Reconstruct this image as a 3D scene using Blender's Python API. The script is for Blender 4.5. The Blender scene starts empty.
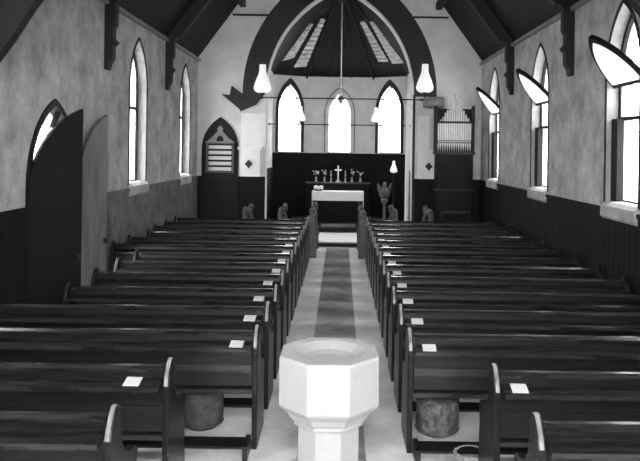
import bpy, bmesh, math, random
from mathutils import Vector, Matrix
from mathutils.geometry import tessellate_polygon
random.seed(7)
S = bpy.context.scene
COL = S.collection
PI = math.pi

# ------------------------------------------------------------------ materials
def mat(name, v, rough=0.6, var=0.0, scale=4.0, bump=0.0, bscale=30.0, stretch=(1,1,1), metal=0.0, spec=0.5,
        kind='noise', emit=0.0):
    m = bpy.data.materials.new(name); m.use_nodes = True
    nt = m.node_tree; N = nt.nodes; L = nt.links
    b = N['Principled BSDF']
    b.inputs['Base Color'].default_value = (v, v, v, 1)
    b.inputs['Roughness'].default_value = rough
    b.inputs['Metallic'].default_value = metal
    b.inputs['Specular IOR Level'].default_value = spec
    if emit:
        b.inputs['Emission Color'].default_value = (1,1,1,1); b.inputs['Emission Strength'].default_value = emit
    tc = N.new('ShaderNodeTexCoord'); mp = N.new('ShaderNodeMapping'); mp.inputs['Scale'].default_value = stretch
    L.new(tc.outputs['Object'], mp.inputs['Vector'])
    if var:
        n = N.new('ShaderNodeTexNoise'); n.inputs['Scale'].default_value = scale; n.inputs['Detail'].default_value = 8
        n.inputs['Roughness'].default_value = 0.65
        L.new(mp.outputs[0], n.inputs['Vector'])
        r = N.new('ShaderNodeMapRange')
        r.inputs['From Min'].default_value = 0.3; r.inputs['From Max'].default_value = 0.7
        r.inputs['To Min'].default_value = max(0, v*(1-var)); r.inputs['To Max'].default_value = min(.95, v*(1+var))
        L.new(n.outputs['Fac'], r.inputs['Value'])
        L.new(r.outputs[0], b.inputs['Base Color'])
        if kind == 'boards' or kind == 'bricks':
            t = N.new('ShaderNodeTexBrick')
            t.inputs['Color1'].default_value = (1,1,1,1); t.inputs['Color2'].default_value = (.92,.92,.92,1)
            t.inputs['Mortar'].default_value = (.5,.5,.5,1)
            if kind == 'boards':
                t.inputs['Brick Width'].default_value = 2.4; t.inputs['Row Height'].default_value = 0.13
                t.inputs['Mortar Size'].default_value = 0.006
            else:
                t.inputs['Brick Width'].default_value = .46; t.inputs['Row Height'].default_value = 0.19
                t.inputs['Mortar Size'].default_value = 0.008; t.inputs['Color2'].default_value = (.9,.9,.9,1)
                t.inputs['Mortar'].default_value = (.8,.8,.8,1)
            t.inputs['Scale'].default_value = 1.0
            L.new(mp.outputs[0], t.inputs['Vector'])
            x = N.new('ShaderNodeMixRGB'); x.blend_type = 'MULTIPLY'; x.inputs['Fac'].default_value = 1
            L.new(r.outputs[0], x.inputs['Color1']); L.new(t.outputs['Color'], x.inputs['Color2'])
            L.new(x.outputs[0], b.inputs['Base Color'])
    if bump:
        n2 = N.new('ShaderNodeTexNoise'); n2.inputs['Scale'].default_value = bscale; n2.inputs['Detail'].default_value = 5
        L.new(mp.outputs[0], n2.inputs['Vector'])
        bp = N.new('ShaderNodeBump'); bp.inputs['Strength'].default_value = bump; bp.inputs['Distance'].default_value = 0.02
        L.new(n2.outputs['Fac'], bp.inputs['Height']); L.new(bp.outputs[0], b.inputs['Normal'])
    return m

M = dict(
    plaster = mat('roughcast_plaster', .45, .9, .42, 2.6, .8, 26),
    stone   = mat('pale_stone_wall', .70, .9, .14, 2.0, .4, 20),
    white   = mat('limewashed_stone', .86, .8, .05, 5, .2, 20),
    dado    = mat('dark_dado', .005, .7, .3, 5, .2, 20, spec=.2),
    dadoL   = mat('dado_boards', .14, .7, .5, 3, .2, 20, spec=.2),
    wood    = mat('dark_stained_pew_wood', .007, .32, .6, 3.0, .15, 12, (1.2, 8, 8), spec=.4),
    ledge   = mat('worn_pew_wood', .016, .17, .8, 2.5, .08, 12, (1.2, 8, 8)),
    roof    = mat('dark_roof_boards', .010, .7, .6, 3, .4, 14, (1, 1, 1), spec=.2),
    beam    = mat('dark_roof_timber', .006, .7, .4, 4, .2, 20),
    plate   = mat('wall_plate_timber', .22, .6, .3, 4, .2, 20),
    floor   = mat('scrubbed_floor', .80, .5, .3, 1.8, .15, 20),
    carpet  = mat('worn_carpet', .36, .95, .45, 2.2, .5, 90),
    step    = mat('pale_step_stone', .75, .5, .1, 5, .1, 20),
    carpetd = mat('dark_carpet', .03, .95, .4, 3, .4, 60),
    font    = mat('white_font_stone', .43, .45, .04, 9, .06, 40),
    basin   = mat('basin_lining', .72, .4, .05, 9),
    card    = mat('white_card', .62, .7, .05, 20),
    cloth   = mat('white_linen', .88, .8, .04, 8, .15, 30),
    iron    = mat('black_iron', .012, .4),
    brass   = mat('tarnished_brass', .45, .35, .15, 8, metal=.9),
    opal    = mat('opal_glass', .9, .25, emit=.35),
    frame   = mat('dark_window_frame', .006, .6, .3, 6, spec=.25),
    door    = mat('dark_door_planks', .006, .6, .4, 3, .2, 14, (8, 8, 1), spec=.2),
    doorp   = mat('grey_painted_door', .13, .5, .5, 1.2, .2, 14, (4, 4, 1)),
    band    = mat('dark_painted_band', .02, .7, .45, 4, .2, 30),
    slat    = mat('pale_ceiling_slat', .62, .7, .35, 6),
    pipe    = mat('organ_pipe_metal', .62, .38, .12, 6, metal=.35),
    pipegap = mat('organ_mouth', .04, .6),
    flowers = mat('pale_petals', .6, .8, .3, 30),
    leaves  = mat('flower_stems', .06, .7, .3, 20),
    hass    = mat('hassock_cloth', .07, .9, .5, 14, .5, 50),
    hassp   = mat('embroidered_hassock', .11, .9, .95, 16, .5, 50),
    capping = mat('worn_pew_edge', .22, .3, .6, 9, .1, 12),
    reveal  = mat('grey_reveal_plaster', .30, .9, .2, 5, .2, 20),
    wicker  = mat('wicker', .3, .7, .5, 40, .6, 60),
    carved  = mat('carved_oak', .08, .35, .5, 7, .4, 22),
    ground  = mat('outside_ground', .35, .95, .3, .5),
)
def glass():
    m = bpy.data.materials.new('window_glass'); m.use_nodes = True
    nt = m.node_tree; N = nt.nodes; L = nt.links
    for n in list(N):
        if n.type != 'OUTPUT_MATERIAL': N.remove(n)
    out = N['Material Output']
    t = N.new('ShaderNodeBsdfTransparent'); t.inputs[0].default_value = (.93,.93,.93,1)
    g = N.new('ShaderNodeBsdfGlossy'); g.inputs['Roughness'].default_value = .15
    tr = N.new('ShaderNodeBsdfTranslucent'); tr.inputs[0].default_value = (.9,.9,.9,1)
    a = N.new('ShaderNodeMixShader'); a.inputs[0].default_value = .04
    c = N.new('ShaderNodeMixShader'); c.inputs[0].default_value = .22
    L.new(t.outputs[0], a.inputs[1]); L.new(g.outputs[0], a.inputs[2])
    L.new(a.outputs[0], c.inputs[1]); L.new(tr.outputs[0], c.inputs[2]); L.new(c.outputs[0], out.inputs[0])
    return m
M['glass'] = glass()
def frosted():
    m = bpy.data.materials.new('obscured_glass'); m.use_nodes = True
    nt = m.node_tree; N = nt.nodes; L = nt.links
    for n in list(N):
        if n.type != 'OUTPUT_MATERIAL': N.remove(n)
    out = N['Material Output']
    tr = N.new('ShaderNodeBsdfTranslucent'); tr.inputs[0].default_value = (.95,.95,.95,1)
    d = N.new('ShaderNodeBsdfDiffuse'); d.inputs[0].default_value = (.9,.9,.9,1)
    c = N.new('ShaderNodeMixShader'); c.inputs[0].default_value = .35
    L.new(tr.outputs[0], c.inputs[1]); L.new(d.outputs[0], c.inputs[2]); L.new(c.outputs[0], out.inputs[0])
    return m
M['frosted'] = frosted()

# ------------------------------------------------------------------ mesh helpers
def link(name, bm, m, parent=None, smooth=False, bevel=0.0):
    bmesh.ops.recalc_face_normals(bm, faces=bm.faces)
    me = bpy.data.meshes.new(name); bm.to_mesh(me); bm.free()
    if smooth:
        for p in me.polygons: p.use_smooth = True
    ms = m if isinstance(m, list) else [m]
    for x in ms: me.materials.append(x)
    o = bpy.data.objects.new(name, me); COL.objects.link(o)
    if parent: o.parent = parent
    if bevel:
        md = o.modifiers.new('bevel', 'BEVEL'); md.width = bevel; md.segments = 2; md.limit_method = 'ANGLE'
    return o
def thing(name, label, cat, loc=(0,0,0), rz=0, group=None):
    o = bpy.data.objects.new(name, None); COL.objects.link(o)
    o.location = loc; o.rotation_euler = (0,0,rz); o['label'] = label; o['category'] = cat
    if group: o['group'] = group
    return o
def tag(o, label, cat, group=None):
    o['label'] = label; o['category'] = cat
    if group: o['group'] = group
    return o
def struct(o): o['kind'] = 'structure'; return o
def bx(bm, x0, x1, y0, y1, z0, z1):
    v = [bm.verts.new(p) for p in ((x0,y0,z0),(x1,y0,z0),(x1,y1,z0),(x0,y1,z0),(x0,y0,z1),(x1,y0,z1),(x1,y1,z1),(x0,y1,z1))]
    for f in ((0,3,2,1),(4,5,6,7),(0,1,5,4),(1,2,6,5),(2,3,7,6),(3,0,4,7)): bm.faces.new([v[i] for i in f])
    return bm
def box(*a): return bx(bmesh.new(), *a)
def plate(bm, outer, holes, f, w0, w1):
    """flat plate of thickness w0..w1 with holes; f(u,v,w) -> 3D"""
    loops = [list(outer)] + [list(h) for h in holes]
    tris = tessellate_polygon([[Vector((u, v, 0)) for u, v in lp] for lp in loops])
    flat = [p for lp in loops for p in lp]
    A = [bm.verts.new(f(u, v, w0)) for u, v in flat]; B = [bm.verts.new(f(u, v, w1)) for u, v in flat]
    for t in tris:
        try: bm.faces.new([A[i] for i in t]); bm.faces.new([B[i] for i in reversed(t)])
        except ValueError: pass
    k = 0
    for lp in loops:
        n = len(lp)
        for i in range(n):
            a, b = k+i, k+(i+1) % n
            bm.faces.new((A[a], A[b], B[b], B[a]))
        k += n
    return bm
def sweep(bm, pts, r, seg=8, closed=False):
    pts = [Vector(p) for p in pts]; rings = []; n = len(pts)
    for i, p in enumerate(pts):
        a = pts[max(i-1, 0)]; b = pts[min(i+1, n-1)]
        t = (b - a).normalized()
        up = Vector((0,0,1)) if abs(t.z) < .9 else Vector((0,1,0))
        s = t.cross(up).normalized(); u = s.cross(t)
        rr = r[i] if isinstance(r, (list, tuple)) else r
        rings.append([bm.verts.new(p + s*math.cos(2*PI*k/seg)*rr + u*math.sin(2*PI*k/seg)*rr) for k in range(seg)])
    for i in range(n-1):
        for k in range(seg):
            bm.faces.new((rings[i][k], rings[i][(k+1)%seg], rings[i+1][(k+1)%seg], rings[i+1][k]))
    bm.faces.new(rings[0]); bm.faces.new(rings[-1][::-1])
    return bm
def lathe(bm, prof, c=(0,0,0), seg=16, rot=0.0):
    """closed rings around z; profile (r,z); r==0 allowed at ends"""
    rings = []
    for r, z in prof:
        if r <= 1e-6: rings.append([bm.verts.new((c[0], c[1], c[2]+z))])
        else: rings.append([bm.verts.new((c[0]+r*math.cos(rot+2*PI*k/seg), c[1]+r*math.sin(rot+2*PI*k/seg), c[2]+z)) for k in range(seg)])
    for a, b in zip(rings, rings[1:]):
        if len(a) == 1 and len(b) == 1: continue
        for k in range(seg):
            k2 = (k+1) % seg
            if len(a) == 1: bm.faces.new((a[0], b[k], b[k2]))
            elif len(b) == 1: bm.faces.new((a[k], a[k2], b[0]))
            else: bm.faces.new((a[k], a[k2], b[k2], b[k]))
    if len(rings[0]) > 1: bm.faces.new(rings[0])
    if len(rings[-1]) > 1: bm.faces.new(rings[-1])
    return bm
def arc_half(hw, h, n=10):
    """right half of a pointed arch from (hw,0) up to (0,h)"""
    c = (h*h - hw*hw)/(2*hw); R = hw + c
    a1 = math.atan2(h, c)
    return [(-c + R*math.cos(a1*i/n), R*math.sin(a1*i/n)) for i in range(n+1)]
def lancet(uc, hw, z0, zs, za, n=10):
    r = arc_half(hw, za - zs, n)
    pts = [(uc - hw, z0), (uc + hw, z0)] + [(uc + x, zs + y) for x, y in r] + [(uc - x, zs + y) for x, y in reversed(r[:-1])]
    return pts

HW, Y0, Y1, EAVE = 3.62, -1.6, 17.6, 4.77
SL = math.tan(math.radians(54)); RIDGE = EAVE + HW*SL
DADO = 1.77
# ------------------------------------------------------------------ setting
bm = bmesh.new(); plate(bm, [(-HW-.35, Y0-.35), (HW+.35, Y0-.35), (HW+.35, Y1), (-HW-.35, Y1)], [], lambda u,v,w: (u,v,w), -.1, 0)
struct(link('floor', bm, M['floor']))
o = link('trim_1', box(-.28, .28, 5.5, 17.3, 0, .008), M['carpet']); o.name = 'aisle_carpet'
tag(o, 'long worn grey carpet runner down the pale aisle from the font to the step', 'carpet')
bm = bmesh.new(); plate(bm, [(-60,-40),(60,-40),(60,70),(-60,70)], [], lambda u,v,w: (u,v,w), -.5, -.2)
o = struct(link('ground', bm, M['ground']))

WIN = {-1: [12.45, 16.2], 1: [8.78, 12.42, 16.1]}
HWW, Z0W, ZSW, ZAW = .52, 1.81, 3.55, 4.42
door_pts = lancet(8.8, .77, 0, 2.0, 3.09)
WT = .35
for s in (-1, 1):
    f = lambda u, v, w, s=s: (s*(HW + w), u, v)
    near = [5.1, 1.4]
    holes = [lancet(y, HWW, Z0W, ZSW, ZAW) for y in WIN[s] + near]
    outer = [(Y0-.35, 0), (Y1, 0), (Y1, EAVE+.05), (Y0-.35, EAVE+.05)]
    if s == -1:   # door cuts the wall foot
        r = [(8.8 + x, 2.0 + y) for x, y in arc_half(.77, 1.09)]
        l = [(8.8 - x, 2.0 + y) for x, y in arc_half(.77, 1.09)]
        outer = [(Y0-.35, 0), (8.03, 0)] + l + list(reversed(r[:-1])) + [(9.57, 0)] + outer[1:]
    bm = bmesh.new(); plate(bm, outer, holes, f, 0, WT)
    struct(link('wall_left' if s < 0 else 'wall_right', bm, M['plaster']))
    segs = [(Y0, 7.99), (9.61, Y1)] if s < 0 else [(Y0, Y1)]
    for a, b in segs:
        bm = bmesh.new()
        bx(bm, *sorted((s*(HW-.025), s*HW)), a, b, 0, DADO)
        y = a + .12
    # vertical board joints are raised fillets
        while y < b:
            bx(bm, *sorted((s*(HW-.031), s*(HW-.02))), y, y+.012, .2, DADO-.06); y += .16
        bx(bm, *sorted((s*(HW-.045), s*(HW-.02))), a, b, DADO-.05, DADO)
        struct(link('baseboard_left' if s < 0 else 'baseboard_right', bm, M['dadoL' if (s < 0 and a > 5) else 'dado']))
    bm = box(*sorted((s*(HW-.07), s*HW)), Y0, Y1, EAVE-.09, EAVE-.03)
    struct(link('trim_left' if s < 0 else 'trim_right', bm, M['plate']))
# end wall with the chancel arch
OW, ZS, ZA = 1.87, 3.9, 6.6
f = lambda u, v, w: (u, Y1 + w, v)
ar = arc_half(OW, ZA-ZS, 18)
outer = [(-HW-.35, 0), (-OW, 0)] + [(-x, ZS+y) for x, y in ar] + [(x, ZS+y) for x, y in reversed(ar[:-1])] + \
        [(OW, 0), (HW+.35, 0), (HW+.35, EAVE+.0), (0, RIDGE+.45), (-HW-.35, EAVE+.0)]
bm = bmesh.new(); plate(bm, outer, [], f, 0, .4); struct(link('wall_front', bm, M['stone']))
for s in (-1, 1):
    bm = box(*sorted((s*OW, s*HW)), Y1-.03, Y1, 0, DADO); struct(link('baseboard_front', bm, M['dado']))
# west wall; its three lancets high up are unseen, added to light the font
f = lambda u, v, w: (u, Y0 - w, v)
wh = [lancet(-1.6, .55, 2.2, 4.6, 5.5), lancet(0, .7, 2.2, 5.4, 6.5), lancet(1.6, .55, 2.2, 4.6, 5.5)]
bm = bmesh.new(); plate(bm, [(-HW, 0), (HW, 0), (HW, EAVE), (0, RIDGE), (-HW, EAVE)], wh, f, 0, .35)
struct(link('wall_back', bm, M['stone']))
for h in wh:
    bm = bmesh.new(); plate(bm, h, [], f, .18, .185); struct(link('window_west_added', bm, M['glass']))
# roof slopes
for s in (-1, 1):
    n = Vector((s*math.sin(math.radians(54)), 0, math.cos(math.radians(54))))
    f = lambda u, v, w, s=s: (s*(HW+.5) - s*v*math.cos(math.radians(54)) , u, EAVE - .5*SL + .02 + v*math.sin(math.radians(54)) + w)
    Lr = (HW+.5)/math.cos(math.radians(54))
    bm = bmesh.new(); plate(bm, [(Y0-.35, 0), (Y1+.4, 0), (Y1+.4, Lr), (Y0-.35, Lr)], [], f, 0, .15)
    # board battens
    struct(link('ceiling', bm, M['roof']))
bm = bmesh.new()
for y in []:
    for s in (-1, 1):
        plate(bm, [(HW-.0, EAVE+.0), (HW-.0, EAVE-.08), (0, RIDGE-.08), (0, RIDGE)], [], lambda u,v,w,s=s: (s*u, w, v), y, y+.07)
for z in (6.2, 7.8):
    xx = HW - (z - EAVE)/SL
    for s in (-1, 1): bx(bm, *sorted((s*(xx-.16), s*(xx-.02))), Y0, Y1, z-.12, z+.05)
struct(link('trim_rafters', bm, M['beam']))

# roof trusses with wall posts
for i, y in enumerate([7.0, 10.7, 14.4]):
    nm = {0: 'dark roof truss nearest the camera, its curved braces in the top corners of the picture',
          1: 'dark roof truss with wall posts between the first and second window bays',
          2: 'farthest dark roof truss, its wall posts nearest the chancel wall'}[i]
    t = thing('roof_truss', nm, 'roof truss', (0, y, 3.7), 0, 'roof trusses')
    for s in (-1, 1):
        bm = bmesh.new(); zb = 0
        pr = [(HW, -.02), (HW-.06, -.02), (HW-.08, .08), (HW-.13, .16), (HW-.13, .34), (HW-.19, .40), (HW-.13, .47), (HW-.13, .62), (HW-.17, .68), (HW-.17, EAVE-3.7), (HW, EAVE-3.7)]
        plate(bm, pr, [], lambda u,v,w,s=s: (s*u, w, v), -.08, .08)
        link('wall_post', bm, M['beam'], t)
        bm = bmesh.new()
        if i == 0:
            cv = [(HW-.1, -.45), (3.3, -.15), (3.08, .2), (2.8, .55), (2.35, .95), (1.5, 1.55), (0.0, 2.1)]
            ou = [(0, 2.5), (1.4, 2.0), (2.2, 1.75), (HW-.05, 1.1)]
        else:
            cv = [(HW-.17, 1.0), (3.2, 1.35), (2.6, 2.0), (1.6, 2.65), (0, 2.95)]
            ou = [(0, 3.15), (1.6, 2.85), (2.5, 2.3), (HW-.05, 1.1)]
        plate(bm, cv+ou, [], lambda u,v,w,s=s: (s*u, w, v), -.07, .07)
        link('brace', bm, M['beam'], t)
        bm = bmesh.new()
        plate(bm, [(HW-.05, EAVE-3.7+.05), (HW-.3, EAVE-3.7), (0, RIDGE-3.7-.55), (0, RIDGE-3.7-.1)], [], lambda u,v,w,s=s: (s*u, w, v), -.09, .09)
        link('rafter', bm, M['beam'], t)

# ------------------------------------------------------------------ side windows
wn = 0
def lancet_in(y, d, z0=Z0W):   # lancet inset by d
    return lancet(y, HWW-d, z0+d, ZSW, ZAW-d*1.6)
for s in (-1, 1):
    for y in WIN[s] + [5.1, 1.4]:
        wn += 1
        f = lambda u, v, w, s=s: (s*(HW + w), u, v)
        root = bpy.data.objects.new('window_%d' % wn, None); COL.objects.link(root); root['kind'] = 'structure'
        root.location = (0, 0, 0)
        bm = bmesh.new(); plate(bm, lancet(y, HWW+.035, Z0W, ZSW, ZAW+.05), [lancet(y, HWW-.001, Z0W+.01, ZSW, ZAW-.002)], f, -.015, .0)
        link('edge_bead', bm, M['frame'], root)
        # pale limewashed reveal lining
        bm = bmesh.new(); plate(bm, lancet(y, HWW, Z0W+.001, ZSW, ZAW-.001), [lancet(y, HWW-.012, Z0W+.014, ZSW, ZAW-.02)], f, -.002, .145)
        link('reveal', bm, M['reveal'], root)
        bm = bmesh.new(); plate(bm, lancet_in(y, .012), [lancet_in(y, .07)], f, .15, .2)
        zt = 2.95 if s > 0 else 3.2
        bx(bm, *sorted((s*(HW+.15), s*(HW+.2))), y-HWW+.03, y+HWW-.03, zt-.025, zt+.025)
        if s < 0: bx(bm, *sorted((s*(HW+.14), s*(HW+.17))), y+.40, y+.45, Z0W, ZSW+.3)
        link('window_frame', bm, M['frame'], root)
        if s > 0 :   # dark casement stile on the lower light and a tilted open hopper light above
            bm = bmesh.new(); bx(bm, s*(HW+.06), s*(HW+.15), y+HWW-.22, y+HWW-.02, Z0W+.02, zt)
            bx(bm, s*(HW+.09), s*(HW+.15), y-HWW+.02, y-HWW+.06, Z0W+.02, zt)
            link('casement', bm, M['frame'], root)
            h = bpy.data.objects.new('hopper_sash', None)
            zp = 3.38; ang = math.radians(41)      # tilt away from upright, apex into the room
            def fh(u, v, w, s=s, ang=ang, zp=zp, y=y):
                vv = v - zp
                return (s*(HW + .1 - vv*math.sin(ang) + w*math.cos(ang)), y+u, zp + vv*math.cos(ang) + w*math.sin(ang))
            head = lancet(0, HWW-.03, zp, zp+.03, zp+.80)
            hin = lancet(0, HWW-.075, zp+.05, zp+.06, zp+.71)
            bm = bmesh.new(); plate(bm, head, [hin], fh, -.03, .03); hs = link('hopper_sash', bm, M['frame'], root)
            bm = bmesh.new(); plate(bm, hin, [], fh, -.028, -.022); link('pane', bm, M['frosted'], hs)
            bm = bmesh.new(); plate(bm, lancet(y, HWW-.07, Z0W+.07, Z0W+.5, zt-.0, 2)[:2]+[(y+HWW-.07, zt-.025), (y-HWW+.07, zt-.025)], [], f, .17, .176)
            plate(bm, [(y-HWW+.07, zt+.025), (y+HWW-.07, zt+.025), (y+HWW-.07, zp), (y-HWW+.07, zp)], [], f, .17, .176)
            link('pane', bm, M['glass'], root)
        else:
            bm = bmesh.new(); plate(bm, lancet_in(y, .07), [], f, .17, .176); link('pane', bm, M['glass'], root)
        bm = bmesh.new(); pr = [(0, 1.60), (.06, 1.66), (.06, 1.80), (-.0, 1.85), (-.14, 1.86), (-.14, 1.6)]
        plate(bm, pr, [], lambda u, v, w, s=s: (s*(HW - u), w, v), y-HWW-.03, y+HWW+.03)
        link('window_sill', bm, M['plaster'], root)
        # portal
        if True:
            L = bpy.data.lights.new('portal', 'AREA'); L.shape = 'RECTANGLE'; L.size = 1.04; L.size_y = 2.6; L.cycles.is_portal = True
            lo = bpy.data.objects.new('daylight_portal', L); COL.objects.link(lo)
            lo.location = (s*(HW+.36), y, 3.1); lo.rotation_euler = (PI/2, 0, PI/2 if s > 0 else -PI/2)
            lo['kind'] = 'helper'

# ------------------------------------------------------------------ pointed double door on the left
dr = bpy.data.objects.new('door_1', None); COL.objects.link(dr); dr['kind'] = 'structure'
f = lambda u, v, w: (-(HW + w), u, v)
r0 = arc_half(.77, 1.09); r1 = arc_half(.70, 1.0)
ring = [(8.8+.77, 0)] + [(8.8+x, 2+y) for x, y in r0] + [(8.8-x, 2+y) for x, y in reversed(r0[:-1])] + [(8.8-.77, 0), (8.8-.70, 0)] + \
       [(8.8-x, 2+y) for x, y in r1] + [(8.8+x, 2+y) for x, y in reversed(r1[:-1])] + [(8.8+.70, 0)]
bm = bmesh.new(); plate(bm, ring, [], f, -.03, .12); link('door_frame', bm, M['door'], dr)
bm = bmesh.new(); plate(bm, [(8.78, 2.72), (8.84, 2.72), (9.06, 2.96), (9.0, 2.99)], [], f, .0, .05); link('brace', bm, M['door'], dr)
def leaf(hx, hy, ang, m, flip):
    """leaf hinged at (hx,hy), direction ang; highest at the free edge"""
    c = arc_half(.77, 1.10)
    pr = [(0, .02), (.77, .02)] + [(.77 - x, 1.86 + y) for x, y in reversed(c)]
    dx, dy = math.cos(ang), math.sin(ang)
    g = lambda u, v, w: (hx + u*dx - w*dy, hy + u*dy + w*dx, v)
    bm = bmesh.new(); plate(bm, pr, [], g, 0, .05)
    lf = link('door_leaf', bm, m, dr)
    bm = bmesh.new(); plate(bm, [(.68, 1.05), (.74, 1.05), (.74, 1.13), (.68, 1.13)], [], g, -.035, .085); link('door_handle', bm, M['iron'], lf)
leaf(-3.60, 8.05, math.radians(60), M['door'], 1)
leaf(-3.60, 9.60, math.radians(79), M['doorp'], -1)
L = bpy.data.lights.new('portal', 'AREA'); L.shape = 'RECTANGLE'; L.size = 1.5; L.size_y = 3.0; L.cycles.is_portal = True
lo = bpy.data.objects.new('daylight_portal', L); COL.objects.link(lo); lo.location = (-HW-.38, 8.8, 1.55); lo.rotation_euler = (PI/2, 0, -PI/2); lo['kind'] = 'helper'

# ------------------------------------------------------------------ chancel / apse
CW, CY1, CY2, CZ = 2.12, 21.9, 22.5, 4.82
pts = [(-CW, Y1+.4), (-CW, CY1), (-1.09, CY2), (1.09, CY2), (CW, CY1), (CW, Y1+.4)]
names = ['wall_chancel_left', 'wall_apse_left', 'wall_apse', 'wall_apse_right', 'wall_chancel_right']
aw = {0: (.36, 2.0, 3.4, 4.2), 4: (.36, 2.0, 3.4, 4.2), 1: (.40, 2.38, 3.75, 4.55), 2: (.375, 2.38, 3.65, 4.33), 3: (.40, 2.38, 3.75, 4.55)}  # chancel side-wall lancets are hidden by the arch, added to brighten the choir
for i in range(5):
    a = Vector(pts[i]); b = Vector(pts[i+1]); ln = (b-a).length; d = (b-a).normalized(); n = Vector((-d.y, d.x))
    if i == 2: n = Vector((0, 1))
    f = lambda u, v, w, a=a, d=d, n=n: (a.x + d.x*u + n.x*w, a.y + d.y*u + n.y*w, v)
    hol = []
    if i in aw:
        hw, z0, zs, za = aw[i]; uc = ln/2 if i in (1, 2, 3) else (.85 if i == 0 else ln-.85)
        hol = [lancet(uc, hw, z0, zs, za)]
    bm = bmesh.new(); plate(bm, [(0, .1), (ln, .1), (ln, CZ+.1), (0, CZ+.1)], hol, f, 0, .3)
    struct(link(names[i], bm, M['stone']))
    dz = 2.36 if i in (1, 2, 3) else 1.9
    bm = bmesh.new(); plate(bm, [(0, .1), (ln, .1), (ln, dz), (0, dz)], [], f, -.03, 0)
    struct(link('baseboard_apse', bm, M['dado']))
    if i in aw:
        wn += 1
        root = bpy.data.objects.new('window_%d' % wn, None); COL.objects.link(root); root['kind'] = 'structure'
        if i in (1, 3):
            bm = bmesh.new(); plate(bm, lancet(uc, hw+.10, z0, zs, za+.22), [lancet(uc, hw+.0, z0+.01, zs, za)], f, -.03, 0); link('edge_bead', bm, M['band'], root)
        else:
            bm = bmesh.new(); plate(bm, lancet(uc, hw+.13, z0, zs, za+.2), [lancet(uc, hw+.09, z0+.01, zs, za+.14)], f, -.02, 0); link('edge_bead', bm, M['plate'], root)
        bm = bmesh.new(); plate(bm, lancet(uc, hw, z0, zs, za), [lancet(uc, hw-.03, z0+.03, zs, za-.05)], f, .15, .19)
        link('window_frame', bm, M['plaster'], root)
        bm = bmesh.new(); plate(bm, lancet(uc, hw-.03, z0+.03, zs, za-.05), [], f, .16, .165); link('pane', bm, M['glass'], root)
        c = f(uc, 3.45, .34)
        L = bpy.data.lights.new('portal', 'AREA'); L.shape = 'RECTANGLE'; L.size = .8; L.size_y = 2.2; L.cycles.is_portal = True
        lo = bpy.data.objects.new('daylight_portal', L); COL.objects.link(lo); lo.location = c
        lo.rotation_euler = (PI/2, 0, PI + math.atan2(d.y, d.x)); lo['kind'] = 'helper'
# chancel ceiling: ridge then a hipped fan
RZ, RY = 7.25, 19.6
P = Vector((0, RY, RZ)); F0 = Y1 + .35
cv = [(-CW-.05, F0, CZ), (-CW-.05, CY1, CZ), (-1.09, CY2+.03, CZ), (1.09, CY2+.03, CZ), (CW+.05, CY1, CZ), (CW+.05, F0, CZ)]
tris = [((0, F0, RZ), cv[0], cv[1]), ((0, F0, RZ), cv[1], tuple(P)), (cv[1], cv[2], tuple(P)), (cv[2], cv[3], tuple(P)), (cv[3], cv[4], tuple(P)), (cv[4], (0, F0, RZ), tuple(P)), (cv[4], cv[5], (0, F0, RZ))]
bm = bmesh.new()
for t in tris:
    lo_ = [bm.verts.new(p) for p in t]; up = [bm.verts.new((p[0], p[1], p[2]+.12)) for p in t]
    bm.faces.new(lo_); bm.faces.new(up[::-1])
    for k in range(3): bm.faces.new((lo_[k], lo_[(k+1)%3], up[(k+1)%3], up[k]))
struct(link('ceiling_apse', bm, M['roof']))
bm = bmesh.new()
for q in cv[1:5]: sweep(bm, [Vector(q)+Vector((0,-.03,-.02)), P+Vector((0,0,-.05))], .035, 6)
for t in (.33, .66):
    for a_, b_ in ((2, 3),): 
        u = Vector(cv[a_]).lerp(Vector(cv[b_]), t); sweep(bm, [u+Vector((0,-.02,0)), P+Vector((0,0,-.04))], .015, 6)
struct(link('trim_ribs', bm, M['beam']))
# pale slatted strips let into the apse roof slopes
EYE = Vector((.04, 0, 2.5))
def onroof(px, py):
    d = Vector(((px-340.5)/690, 1, (149-py)/690)); best = None
    for t in tris:
        a, b, c = [Vector(q) for q in t]; n = (b-a).cross(c-a)
        if abs(n.dot(d)) < 1e-9: continue
        k = n.dot(a-EYE)/n.dot(d)
        if k > 0:
            p = EYE + d*k
            from mathutils.geometry import intersect_point_tri
            if intersect_point_tri(p, a, b, c) is not None:
                if best is None or k < best[0]: best = (k, p)
    return best[1] if best else None
bands = [((281,61),(293,57),(309,22),(312,23)), ((293,67),(305,66),(320,17),(324,18)),
         ((377,60),(387,60),(358,20),(362,19)), ((391,62),(402,61),(367,20),(371,20))]
for bi, (a, b, c, d) in enumerate(bands):
    bm = bmesh.new(); ok = 0
    for k in range(11):
        t0, t1 = k/11, (k+.66)/11
        lp = lambda p, q, t: (p[0]+(q[0]-p[0])*t, p[1]+(q[1]-p[1])*t)
        q = [onroof(*lp(a, c, t0)), onroof(*lp(b, d, t0)), onroof(*lp(b, d, t1)), onroof(*lp(a, c, t1))]
        if None in q: continue
        lo_ = [bm.verts.new(p + Vector((0, -.02, -.04))) for p in q]; up = [bm.verts.new(p + Vector((0,0,.01))) for p in q]
        bm.faces.new(lo_); bm.faces.new(up[::-1])
        for j in range(4): bm.faces.new((lo_[j], lo_[(j+1)%4], up[(j+1)%4], up[j]))
    struct(link('trim_slats', bm, M['slat']))
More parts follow.
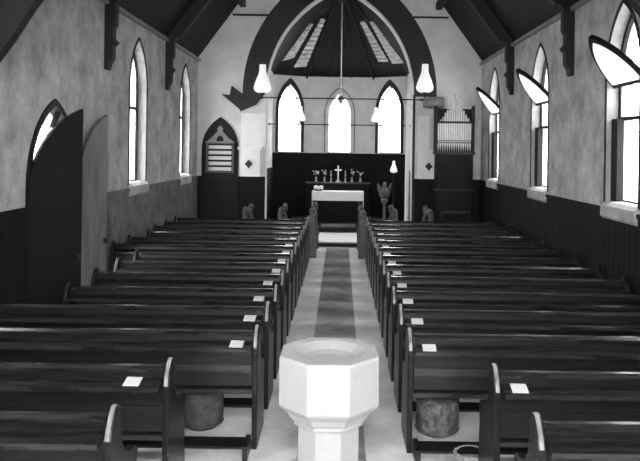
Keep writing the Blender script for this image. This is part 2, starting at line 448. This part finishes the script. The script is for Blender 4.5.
# chancel floor and steps
struct(link('floor_chancel', box(-CW, CW, Y1, 22.5, -.1, .13), M['carpetd']))
struct(link('trim_step', box(-.52, .52, Y1-.02, 19.5, .10, .135), M['step']))
struct(link('floor_sanctuary', box(-CW, CW, 19.8, 22.5, .13, .24), M['carpetd']))
struct(link('trim_altar_step', box(-.5, .5, 20.05, 20.2, .24, .32), M['plate']))
struct(link('floor_altar', box(-1.5, 1.5, 20.2, 22.5, .24, .31), M['carpetd']))
# thin lit moulding round the inner arch
bm = bmesh.new(); c = arc_half(OW-.02, ZA-ZS-.03, 24)
sweep(bm, [(-x, Y1-.06, ZS+y) for x, y in c] + [(x, Y1-.06, ZS+y) for x, y in reversed(c[:-1])], .019, 8)
struct(link('trim_arch', bm, M['white']))
# dark painted scroll round the arch
sc_ = thing('painted_scroll', 'wide dark scroll band curving around the chancel arch with folded ribbon ends', 'wall decoration', (0, Y1, 3.4))
c0 = arc_half(OW+.03, ZA-ZS+.03, 24); cc = (c0 and (( (ZA-ZS)**2 - OW**2)/(2*OW)))
R = OW + cc + .60
a1 = math.acos(cc/R)
out_ = [(-cc + R*math.cos(a1*i/24), R*math.sin(a1*i/24)) for i in range(25)]
f = lambda u, v, w: (u, w, v - 3.4)
ring = [(OW+.03, ZS-.02)] and [(x, ZS+y) for x, y in c0] + [(-x, ZS+y) for x, y in reversed(c0[:-1])] + [(-2.12, 3.60), (-2.53, 3.42)] + \
       [(-x, ZS+y) for x, y in out_] + [(x, ZS+y) for x, y in reversed(out_[:-1])] + [(2.45, 3.86), (1.93, 3.86)]
bm = bmesh.new(); plate(bm, ring, [], f, -.05, -.005); link('band', bm, M['band'], sc_)
bm = bmesh.new(); plate(bm, [(-2.50, 3.44), (-3.02, 3.86), (-2.80, 3.84), (-2.76, 4.08), (-2.48, 3.88)], [], f, -.035, -.0); link('ribbon_tail', bm, M['band'], sc_)
bm = bmesh.new(); sweep(bm, [(2.12, -.12, 3.70-3.4), (2.3, -.13, 3.70-3.4), (2.63, -.12, 3.71-3.4)], [.12, .15, .13], 14); link('rolled_end', bm, M['plate'], sc_, smooth=True)
# horizontal string moulding on the gable
for s in (-1, 1):
    bm = box(*sorted((s*1.85, s*2.75)), Y1-.03, Y1, 5.86, 5.91); struct(link('trim_string', bm, M['band']))
# pilaster blocks at the arch jambs
for s in (-1, 1):
    bm = bmesh.new(); bx(bm, *sorted((s*2.0, s*2.5)), Y1-.12, Y1, DADO, 2.45); bx(bm, *sorted((s*1.95, s*2.56)), Y1-.17, Y1, 2.45, 2.52)
    bx(bm, *sorted((s*(1.98 if s > 0 else 1.87), s*(2.30 if s > 0 else 2.5))), Y1-.04, Y1, 2.52, 3.38)
    struct(link('trim_pilaster', bm, M['white']))
    bm = bmesh.new()
    for k in range(4): lathe(bm, [(0,0),(.045,.01),(.045,.04),(0,.05)], (math.cos(k*PI/2)*.045, math.sin(k*PI/2)*.045, 0), 12)
    bx(bm, -.015, .015, -.11, .09, 0, .03)
    for v in bm.verts: v.co = Vector((v.co.x, -v.co.z, v.co.y))
    o = link('wall_cross', bm, M['iron']); o.location = (s*2.28, Y1-.12, 2.09)
    tag(o, 'small dark four-lobed emblem on the white block %s of the chancel arch' % ('left' if s < 0 else 'right, beside the organ'), 'wall emblem', 'emblems beside the arch')
# pale jamb shafts
bm = bmesh.new(); lathe(bm, [(.09, .13), (.07, .3), (.055, .5), (.055, 3.5), (.09, 3.62), (.09, 3.7)], (1.80, 18.15, 0), 14)
struct(link('trim_shaft', bm, M['white'], smooth=False))
bm = bmesh.new(); bx(bm, 1.87, 1.93, Y1-.04, Y1, 0, 3.9); struct(link('trim_jamb', bm, M['band']))

# ------------------------------------------------------------------ iron rods and lamps
def gas_lamp(x, y, z, sc, label, up=True):
    t = thing('gas_lamp', label, 'lamp', (x, y, z), 0, 'white glass lamps on the iron rods')
    bm = bmesh.new(); lathe(bm, [(.0,-.09*sc),(.02*sc,-.08*sc),(.025*sc,-.02*sc),(.07*sc,.02*sc),(.08*sc,.05*sc),(.02*sc,.06*sc),(0,.06*sc)], seg=14); link('burner', bm, M['iron'], t, smooth=True)
    bm = bmesh.new(); lathe(bm, [(.12*sc,.05*sc),(.20*sc,.10*sc),(.225*sc,.17*sc),(.20*sc,.27*sc),(.155*sc,.40*sc),(.11*sc,.50*sc),(.085*sc,.60*sc),(.08*sc,.76*sc),(0,.77*sc)], seg=18); link('glass_shade', bm, M['opal'], t, smooth=True)
    return t
def rod(z, y, x0, x1, label):
    bm = bmesh.new(); sweep(bm, [(x0, y, z), (x1, y, z)], .016, 8)
    for x in (x0, x1): sweep(bm, [(x-.04, y, z), (x+.04, y, z)], .03, 8)
    tag(link('iron_rod', bm, M['iron']), label, 'rod')
rod(3.77, 17.42, -1.97, 2.08, 'thin black iron rod spanning the mouth of the chancel arch')
rod(3.22, 20.6, -2.1, 2.1, 'thin black iron rod in front of the apse windows')
gas_lamp(-1.95, 17.40, 3.84, 1.0, 'large white glass lamp at the left end of the chancel arch rod')
gas_lamp(2.14, 17.36, 3.90, 1.0, 'large white glass lamp at the right end of the chancel arch rod')
gas_lamp(-1.16, 20.6, 3.28, .62, 'small white glass lamp on the inner rod beside the left apse window')
gas_lamp(1.08, 20.6, 3.28, .62, 'small white glass lamp on the inner rod beside the right apse window')
t = thing('hanging_lamp', 'hanging chancel lamp on a long thin rod in front of the middle apse window', 'lamp', (0.03, 20.2, 3.95))
bm = bmesh.new(); sweep(bm, [(0,0,.35), (0,0,3.25)], .022, 6); link('rod', bm, M['brass'], t)
bm = bmesh.new()
for k in range(3):
    a = 2*PI*k/3; sweep(bm, [(math.cos(a)*.09, math.sin(a)*.09, .02), (0, 0, 1.05 if k else .9)], .008, 5)
link('chain', bm, M['brass'], t)
bm = bmesh.new(); lathe(bm, [(0,-.16),(.03,-.12),(.09,-.04),(.11,.02),(.09,.05),(.05,.12),(0,.13)], seg=16); link('bowl', bm, M['brass'], t, smooth=True)

# ------------------------------------------------------------------ organ
t = thing('pipe_organ', 'pipe organ with a peaked row of pale metal pipes over a dark case', 'organ', (2.88, 17.25, 0))
link('case', box(-.46, .46, -.12, .33, 0, 2.40), M['dado'], t, bevel=.01)
bm = bmesh.new(); bx(bm, -.50, .50, -.16, .33, 2.40, 2.47); link('cornice', bm, M['beam'], t); link('case_moulding', box(-.50, .50, -.14, -.10, 1.5, 1.55), M['beam'], t)
bm = bmesh.new()
for s in (-1, 1): bx(bm, *sorted((s*.43, s*.50)), -.06, .04, 2.47, 3.62)
bx(bm, -.5, .5, .10, .13, 2.47, 3.55)
link('side_post', bm, M['beam'], t)
hs = [3.20, 3.27, 3.34, 3.45, 3.52, 3.62, 3.74, 3.90, 3.78, 3.68, 3.58, 3.50, 3.40, 3.32, 3.22]
for k, z in enumerate(hs):
    x = -.40 + .8*k/14; r = .025
    bm = bmesh.new(); lathe(bm, [(.008, 2.47), (r, 2.66), (r, z-.03), (r*.8, z), (r*.55, z-.01)], (x, 0, 0), 14); p = link('pipe', bm, M['pipe'], t, smooth=True)
    bm = bmesh.new(); bx(bm, x-.016, x+.016, -.030, -.015, 2.68, 2.72); link('mouth', bm, M['pipegap'], p)
bm = bmesh.new(); bx(bm, -.46, .46, -.05, -.03, 3.18, 3.23); bx(bm, -.46, .46, -.04, -.025, 2.70+.04, 2.715+.04); link('pipe_rail', bm, M['beam'], t)
bm = bmesh.new(); bx(bm, -.36, .36, -.30, -.12, .95, 1.02); bx(bm, -.36, -.32, -.30, -.12, 0, .95); bx(bm, .32, .36, -.30, -.12, 0, .95); link('keyboard_shelf', bm, M['wood'], t)

# ------------------------------------------------------------------ hymn board
t = thing('hymn_board', 'gabled hymn board with white rows on a dark pointed panel left of the chancel arch', 'hymn board', (-3.02, Y1, 1.77))
f = lambda u, v, w: (u, w, v-1.77)
bm = bmesh.new(); plate(bm, lancet(0, .47, .02, 2.45, 3.27), [], f, -.06, -.03); link('back_panel', bm, M['frame'], t)
bm = bmesh.new(); plate(bm, [(-.35, 1.86), (.35, 1.86), (.35, 2.62), (-.35, 2.62)], [(-.31, 1.89), (.31, 1.89), (.31, 2.59), (-.31, 2.59)][::1] and [[(-.31, 1.89), (.31, 1.89), (.31, 2.59), (-.31, 2.59)]], f, -.11, -.06); link('frame', bm, M['carved'], t)
for k in range(5):
    z = 1.91 + k*.138
    link('number_row', box(-.29, .29, -.085, -.06, z-1.77, z+.085-1.77), M['card'], t)
bm = bmesh.new(); plate(bm, [(-.38, 2.62), (.38, 2.62), (.22, 2.74), (.09, 2.88), (.05, 2.92), (.08, 2.97), (0, 3.06), (-.08, 2.97), (-.05, 2.92), (-.09, 2.88), (-.22, 2.74)], [lancet(0, .09, 2.65, 2.7, 2.80, 4)], f, -.10, -.06); link('gable', bm, M['plate'], t)

# ------------------------------------------------------------------ font
t = thing('font', 'white stone octagonal baptismal font standing in the aisle', 'font', (-.018, 4.98, 0))
C8 = 1/math.cos(PI/8); ro = PI/8
bm = bmesh.new(); lathe(bm, [(.36*C8, 0), (.36*C8, .10), (.30*C8, .12), (.30*C8, .18), (.25*C8, .20)], seg=8, rot=ro); link('base', bm, M['font'], t, bevel=.006)
bm = bmesh.new(); lathe(bm, [(.215*C8, .18), (.215*C8, .56)], seg=8, rot=ro); link('shaft', bm, M['font'], t, bevel=.006)
bm = bmesh.new(); prof = [(.20*C8, .54), (.245*C8, .55), (.25*C8, .585), (.27*C8, .60), (.29*C8, .64), (.335*C8, .68), (.35*C8, .70), (.35*C8, 1.03), (.34*C8, 1.045), (.265*C8, 1.045)]
lathe(bm, prof, seg=8, rot=ro); bmesh.ops.delete(bm, geom=[f_ for f_ in bm.faces if all(abs(v.co.z-1.045) < 1e-4 for v in f_.verts) and len(f_.verts) == 8], context='FACES_ONLY')
link('bowl', bm, M['font'], t, bevel=.006)
bm = bmesh.new()
seg = 32
ringO = [bm.verts.new((.265*C8*math.cos(ro+2*PI*k/8), .265*C8*math.sin(ro+2*PI*k/8), 1.045)) for k in range(8)]
ri = [[bm.verts.new((r*math.cos(ro+2*PI*k/32), r*math.sin(ro+2*PI*k/32), z)) for k in range(32)] for r, z in ((.262, 1.045), (.25, 1.035), (.19, 1.0), (.12, .985))]
for k in range(8):
    for j in range(4): 
        if j < 4: bm.faces.new((ringO[k], ri[0][(4*k+j) % 32], ri[0][(4*k+j+1) % 32])) if j < 2 else bm.faces.new((ringO[(k+1)%8], ri[0][(4*k+j) % 32], ri[0][(4*k+j+1) % 32]))
    bm.faces.new((ringO[k], ri[0][(4*k+2) % 32], ringO[(k+1) % 8]))
for a_, b_ in zip(ri, ri[1:]):
    for k in range(32): bm.faces.new((a_[k], a_[(k+1)%32], b_[(k+1)%32], b_[k]))
bm.faces.new(ri[-1])
link('basin', bm, M['font'], t)

# ------------------------------------------------------------------ pews
def end_profile():
    pr = [(-.12, 0), (-.12, .55), (-.125, .84), (-.10, .90), (-.05, .965), (-.015, .995), (.015, 1.0), (.04, .985), (.055, .95), (.06, .86), (.085, .76),
          (.15, .675), (.24, .64), (.33, .635), (.385, .61), (.40, .57), (.385, .53), (.37, .48), (.38, .40), (.40, .2), (.41, 0)]
    return pr
ORD = ['first', 'second', 'third', 'fourth', 'fifth', 'sixth', 'seventh', 'eighth', 'ninth', 'tenth', 'eleventh', 'twelfth', 'thirteenth', 'fourteenth']
def make_pew(Lw, s):
    t = thing('pew', '', 'pew', (0,0,0), 0, 'rows of dark wooden pews')
    for x0 in (0, Lw-.045):
        bm = bmesh.new(); plate(bm, end_profile(), [], lambda u, v, w: (w, u, v), x0, x0+.045)
        link('end_panel', bm, M['wood'], t, bevel=.008)
        if (x0 == 0) != (s > 0): continue
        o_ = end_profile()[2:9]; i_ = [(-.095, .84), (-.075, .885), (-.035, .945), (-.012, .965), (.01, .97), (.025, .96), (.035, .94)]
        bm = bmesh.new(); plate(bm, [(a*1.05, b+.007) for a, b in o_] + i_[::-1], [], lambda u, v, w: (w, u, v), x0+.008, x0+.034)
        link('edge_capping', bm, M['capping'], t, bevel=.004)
    bm = bmesh.new(); plate(bm, [(-.035, .50), (-.005, .50), (.02, .925), (-.01, .925)], [], lambda u, v, w: (w, u, v), .06, Lw-.06)
    plate(bm, [(-.06, .62), (-.03, .62), (-.02, .68), (-.05, .68)], [], lambda u, v, w: (w, u, v), .06, Lw-.06)
    link('backrest', bm, M['wood'], t)
    bm = bmesh.new(); plate(bm, [(-.035, .915), (.035, .915), (.04, .935), (.02, .955), (-.02, .955), (-.04, .935)], [], lambda u, v, w: (w, u, v), .06, Lw-.06)
    link('top_rail', bm, M['ledge'], t)
    bm = bmesh.new(); plate(bm, [(-.02, .855), (-.02, .873), (-.16, .837), (-.16, .850), (-.175, .850), (-.175, .817)], [], lambda u, v, w: (w, u, v), .06, Lw-.06)
    link('book_ledge', bm, M['ledge'], t)
    bm = bmesh.new(); plate(bm, [(0, .42), (.36, .43), (.37, .45), (.35, .465), (0, .455)], [], lambda u, v, w: (w, u, v), .06, Lw-.06)
    link('seat', bm, M['ledge'], t)
    bm = bmesh.new(); plate(bm, [(-.36, .10), (-.22, .12), (-.22, .14), (-.36, .12)], [], lambda u, v, w: (w, u+.02, v), .06, Lw-.06)
    bx(bm, .05, .09, -.34, -.1, 0, .12); bx(bm, Lw-.09, Lw-.05, -.34, -.1, 0, .12)
    link('kneeler', bm, M['wood'], t)
    return t
def copy_tree(o):
    c = o.copy(); COL.objects.link(c)
    for ch in o.children:
        d = ch.copy(); COL.objects.link(d); d.parent = c
    return c
rows = [3.95, 4.85, 5.80, 6.68, 7.55, 8.42, 9.26, 10.08, 10.90, 11.72, 12.54, 13.36, 14.18, 15.0]
protos = {}
def card(x, y, label):
    bm = bmesh.new()
    f = lambda u, v, w: (x+u, y-.02-v*.969, .877 - v*.2455 + w)
    plate(bm, [(-.055, .012), (.055, .015), (.052, .118), (-.058, .116)], [], f, .0, .006)
    o = link('card', bm, M['card']); tag(o, label, 'card', 'white cards on the pew ledges')
for i, y in enumerate(rows):
    for s in (-1, 1):
        yy = y + (.03 if s < 0 else 0)
        xa = ((1.16, 1.12) if s > 0 else (1.22, 1.12))[i] if i < 2 else .62
        xo = 3.55
        if s < 0:
            xo = 2.95 if 7.0 < yy < 10.6 else 3.55
            if i == 10: xo = 3.45
        Lw = round(xo - xa, 3)
        key = (Lw, s)
        if key not in protos:
            protos[key] = make_pew(Lw, s); p = protos[key]
        else: p = copy_tree(protos[key])
        p.location = (xa if s > 0 else -xo, yy, 0)
        side = 'left' if s < 0 else 'right'
        nm = 'nearest' if i == 0 else ('farthest' if i == 13 else ORD[i])
        ext = ' with a curved bright-edged end' if i < 2 else ''
        p['label'] = 'dark wooden pew%s, %s row from the camera on the %s' % (ext, nm, side) if i not in (0, 13) else \
                     'dark wooden pew%s, %s row to the camera on the %s' % (ext, nm, side) if i == 0 else \
                     'dark wooden pew in the farthest row from the camera, %s of the aisle' % side
        if i > 0:
            cx = {1: (1.30 if s > 0 else -1.38)}.get(i, s*.80)
            if i > 2: cx = s*(.81 + random.uniform(-.02, .03))
            card(cx, yy, 'small white card on the ledge of the %s pew from the camera, %s side' % (ORD[i], side) if i < 13 else 'small white card on the ledge of the farthest pew, %s side' % side)

# hassocks and basket on the floor by the font
def hassock(x, y, r, h, m, label):
    t = thing('hassock', label, 'hassock', (x, y, 0), 0, 'round hassocks under the pews')
    bm = bmesh.new(); lathe(bm, [(0,0),(r*.7,0),(r*.92,.03),(r,.10),(r,h-.1),(r*.94,h-.03),(r*.75,h),(0,h+.01)], seg=28); link('cushion', bm, m, t, smooth=True)
    for z in (.05, h-.045):
        bm = bmesh.new(); sweep(bm, [(r*math.cos(2*PI*k/28)*.985, r*math.sin(2*PI*k/28)*.985, z) for k in range(29)], .008, 6)
        link('piping', bm, m, t)
hassock(-1.17, 6.2, .19, .38, M['hass'], 'dark round hassock under the third pew left of the font')
hassock(.93, 6.12, .19, .34, M['hassp'], 'round patterned hassock under the third pew right of the font')
t = thing('wicker_basket', 'round wicker basket on the floor right of the font, beside a curved pew end', 'basket', (1.10, 5.42, 0))
bm = bmesh.new(); lathe(bm, [(0,0),(.09,0),(.12,.06),(.13,.13),(.12,.14),(.10,.05),(0,.03)], seg=24); link('body', bm, M['wicker'], t)
bm = bmesh.new()
for j in range(5): sweep(bm, [((.10+.035*j/5+.008*(k%2))*math.cos(2*PI*k/32), (.10+.035*j/5+.008*(k%2))*math.sin(2*PI*k/32), .02+.026*j) for k in range(33)], .008, 5)
link('weave', bm, M['wicker'], t)

# ------------------------------------------------------------------ choir stalls with carved ends (profile facing the nave)
def stall(x, s, y0, y1, top, label, desk=False):
    t = thing('choir_stall', label, 'choir stall', (x, y0, 0), 0, 'choir stalls at the chancel step')
    def fp(u, v, w): return (s*u, w, v)
    if desk:
        pr = [(-.10, 0), (-.10, .5), (-.06, .72), (-.07, .84), (-.03, .92), (-.075, .97), (-.085, 1.03), (-.04, top-.05), (0, top), (.05, top-.04), (.07, top-.1), (.05, .98), (.09, .9), (.15, .83), (.22, .70), (.25, .5), (.24, 0)]
    else:
        pr = [(-.34, 0), (-.34, .42), (-.40, .50), (-.38, .58), (-.32, .60), (-.20, .62), (-.10, .70), (-.05, .80), (-.02, .90), (-.06, top-.06), (-.01, top), (.05, top-.02), (.08, top-.1), (.08, 0)]
    for yy in (0, y1-y0-.07):
        bm = bmesh.new(); plate(bm, pr, [], fp, yy, yy+.07); e = link('end_panel', bm, M['carved'], t, bevel=.01)
        bm = bmesh.new()
        for (a, z, r) in ((0, top-.06, .07), (.0, top-.14, .06)):
            lathe(bm, [(0,-r),(r*.7,-r*.7),(r,0),(r*.7,r*.7),(0,r)], (s*a, yy+.035, z), 12)
        link('finial', bm, M['carved'], t, smooth=True)
    bm = bmesh.new(); bx(bm, *sorted((s*.0, s*.05)), .07, y1-y0-.07, .05, top-.2); link('backrest', bm, M['wood'], t)
    bm = bmesh.new()
    if desk: plate(bm, [(-.05, .84), (.20, .78), (.20, .80), (-.05, .86)], [], fp, .07, y1-y0-.07)
    else: bx(bm, *sorted((s*-.34, s*.0)), .07, y1-y0-.07, .42, .46)
    link('desk_top' if desk else 'seat', bm, M['ledge'], t)
for s, sd in ((-1, 'left'), (1, 'right')):
    stall(s*.58, s, 15.75, 17.25, 1.16 if s < 0 else 1.10, 'carved choir desk with a tall rounded end beside the %s of the chancel step' % sd, True)
    stall(s*1.32, s, 16.1, 17.25, 1.12, 'carved choir stall with a scrolled arm on the %s, next out from the choir desk' % sd)
    stall(s*2.15, s, 16.1, 17.1, 1.12, 'carved choir stall with a scrolled arm on the far %s, nearest the side wall' % sd)

# ------------------------------------------------------------------ lectern
t = thing('lectern', 'carved eagle lectern standing right of the chancel step', 'lectern', (1.2, 17.95, .13))
bm = bmesh.new(); lathe(bm, [(.2,0),(.2,.05),(.12,.09),(.05,.14),(.04,.4),(.07,.48),(.04,.55),(.035,.95),(.08,1.02),(.09,1.08),(.03,1.1)], seg=16); link('stand', bm, M['carved'], t, smooth=True)
bm = bmesh.new(); lathe(bm, [(0,1.08),(.06,1.12),(.085,1.22),(.075,1.34),(.045,1.42),(.05,1.47),(.035,1.52),(0,1.53)], seg=14); sweep(bm, [(0,-.04,1.48),(0,-.09,1.47),(0,-.10,1.44)], [.02,.014,.004], 8); link('eagle_body', bm, M['carved'], t, smooth=True)
for s in (-1, 1):
    bm = bmesh.new(); plate(bm, [(.03, 1.25), (.10, 1.40), (.17, 1.50), (.19, 1.46), (.18, 1.34), (.15, 1.22), (.10, 1.12), (.05, 1.12)], [], lambda u,v,w,s=s: (s*u, w + u*.3, v), -.02, .03); link('wing', bm, M['carved'], t)

# ------------------------------------------------------------------ altar
AX, AY, AZ = -.02, 20.7, .31
t = thing('altar', 'dark altar table under the middle apse window', 'altar', (AX, AY, AZ))
link('table_top', box(-.74, .74, -.30, .30, .86, .92), M['wood'], t)
bm = bmesh.new()
for x in (-.68, .60): 
    for y in (-.27, .19): bx(bm, x, x+.08, y, y+.08, 0, .86)
link('leg', bm, M['wood'], t)
link('front_panel', box(-.60, .60, -.25, -.22, .03, .86), M['dado'], t)
bm = bmesh.new(); bx(bm, -.76, .76, -.32, .31, .92, .928)
plate(bm, [(-.76, .66), (.76, .66), (.76, .928), (-.76, .928)], [], lambda u,v,w: (u, w, v), -.33, -.318)
for s in (-1, 1): plate(bm, [(-.33, .50), (.31, .50), (.31, .928), (-.33, .928)], [], lambda u,v,w,s=s: (s*w, u, v), .755, .768)
o = link('altar_cloth', bm, M['cloth']); o.location = (AX, AY, AZ); tag(o, 'white linen cloth hanging over the front of the altar', 'altar cloth')
t = thing('retable', 'dark shelf standing behind the altar and carrying the cross and vases', 'retable', (AX, 21.25, .31))
link('body', box(-.95, .95, -.1, .14, 0, 1.12), M['dado'], t); link('shelf', box(-1.0, 1.0, -.14, .16, 1.12, 1.16), M['wood'], t)
RZT = .31 + 1.16
t = thing('altar_cross', 'brass cross on the retable above the middle of the altar', 'cross', (AX, 21.25, RZT))
bm = bmesh.new(); lathe(bm, [(.09,0),(.09,.03),(.04,.06),(.02,.12),(0,.12)], seg=14); link('foot', bm, M['brass'], t)
bm = bmesh.new(); bx(bm, -.02, .02, -.015, .015, .1, .52); bx(bm, -.11, .11, -.015, .015, .36, .40); link('shaft', bm, M['brass'], t, bevel=.004)
for s, sd in ((-1, 'left'), (1, 'right')):
    t = thing('candlestick', 'tall brass candlestick immediately %s of the altar cross' % sd, 'candlestick', (AX+s*.22, 21.22, RZT), 0, 'candlesticks on the retable')
    bm = bmesh.new(); lathe(bm, [(.05,0),(.05,.02),(.018,.05),(.03,.1),(.013,.13),(.013,.2),(.035,.23),(0,.23)], seg=12); link('stick', bm, M['brass'], t, smooth=True)
    bm = bmesh.new(); lathe(bm, [(.012,.22),(.012,.36),(0,.37)], seg=10); link('candle', bm, M['card'], t)
    for x, w in ((.42, 'inner'), (.68, 'outer')):
        t = thing('flower_vase', 'vase of pale flowers on the retable, %s one on the %s of the cross' % (w, sd), 'vase', (AX+s*x, 21.22, RZT), 0, 'flower vases on the retable')
        bm = bmesh.new(); lathe(bm, [(.035,0),(.045,.05),(.02,.12),(.035,.16),(0,.16)], seg=12); link('vase', bm, M['brass'], t, smooth=True)
        bm = bmesh.new(); bl = bmesh.new()
        for k in range(9):
            a = random.uniform(0, 2*PI); r = random.uniform(.02, .09); z = random.uniform(.24, .42 if x < .6 else .36)
            sweep(bm, [(0,0,.14), (r*math.cos(a), r*math.sin(a), z)], .004, 4)
            q = random.uniform(.018, .03); lathe(bl, [(0,-q),(q,-.2*q),(q*.8,.5*q),(0,.7*q)], (r*math.cos(a), r*math.sin(a), z), 8)
        link('stems', bm, M['leaves'], t); link('blossoms', bl, M['flowers'], t)
t = thing('altar_book', 'white open book on a low stand at the left end of the altar', 'book', (-.60, AY-.05, AZ+.928))
link('stand', box(-.10, .10, -.02, .10, 0, .05), M['wood'], t)
bm = bmesh.new()
for s in (-1, 1): plate(bm, [(0, .02), (s*.06, .05), (s*.14, .035), (s*.14, .05), (s*.06, .065), (0, .035)], [], lambda u,v,w: (u, w, v + .05 + w*.5), -.07, .10)
link('pages', bm, M['card'], t)
o = link('notice', box(-.075, .075, -.01, 0, -.14, .14), M['card']); o.location = (-1.72, 22.12-.06+.05, 1.68); o.rotation_euler = (0, 0, math.atan2(.6, 1.03))
tag(o, 'small white notice on the dark apse wall left of the altar', 'notice')
t = gas_lamp(1.66, 20.9, 1.78, .5, 'small white glass lamp low on the right of the altar'); del t['group']
bm = bmesh.new(); lathe(bm, [(.12,-1.54),(.12,-1.50),(.02,-1.46),(.015,-.05),(0,-.05)], seg=12); link('stand', bm, M['iron'], t)

# ------------------------------------------------------------------ light
w = bpy.data.worlds.new('overcast_sky'); S.world = w; w.use_nodes = True
nt = w.node_tree; bg = nt.nodes['Background']
tc = nt.nodes.new('ShaderNodeTexCoord'); sp = nt.nodes.new('ShaderNodeSeparateXYZ'); mr = nt.nodes.new('ShaderNodeMapRange')
nt.links.new(tc.outputs['Generated'], sp.inputs[0]); nt.links.new(sp.outputs['Z'], mr.inputs['Value'])
mr.inputs['From Min'].default_value = 0; mr.inputs['From Max'].default_value = 1; mr.inputs['To Min'].default_value = .85; mr.inputs['To Max'].default_value = 1.5
cmb = nt.nodes.new('ShaderNodeCombineColor')
for k in range(3): nt.links.new(mr.outputs[0], cmb.inputs[k])
nt.links.new(cmb.outputs[0], bg.inputs['Color']); bg.inputs['Strength'].default_value = 10.5
def area(name, loc, rot, sx, sy, e):
    L = bpy.data.lights.new(name, 'AREA'); L.shape = 'RECTANGLE'; L.size = sx; L.size_y = sy; L.energy = e
    o = bpy.data.objects.new(name, L); COL.objects.link(o); o.location = loc; o.rotation_euler = rot; o['kind'] = 'helper'
    return o
area('west_fill_lamp', (0, Y0-.30, 4.2), (PI/2+math.radians(-8), 0, 0), 4.4, 4.0, 680)  # area lamp added outside the unseen west lancets to brighten font and nave

# ------------------------------------------------------------------ camera
cam = bpy.data.cameras.new('camera'); co = bpy.data.objects.new('camera', cam); COL.objects.link(co); S.camera = co
cam.sensor_fit = 'HORIZONTAL'; cam.sensor_width = 36; cam.lens = 690/640*36
cam.shift_x = -20.5/640; cam.shift_y = -81.5/640; cam.clip_start = .05
co.matrix_world = Matrix.Translation(EYE) @ Matrix.Rotation(math.radians(.8), 4, 'Y').inverted() @ Matrix.Rotation(PI/2, 4, 'X')
S.view_settings.view_transform = 'Standard'; S.view_settings.look = 'None'; S.view_settings.gamma = 1
S.view_settings.use_curve_mapping = False; S.view_settings.exposure = 0.6
S.cycles.use_denoising = True; S.cycles.max_bounces = 10; S.cycles.diffuse_bounces = 6; S.cycles.transparent_max_bounces = 16
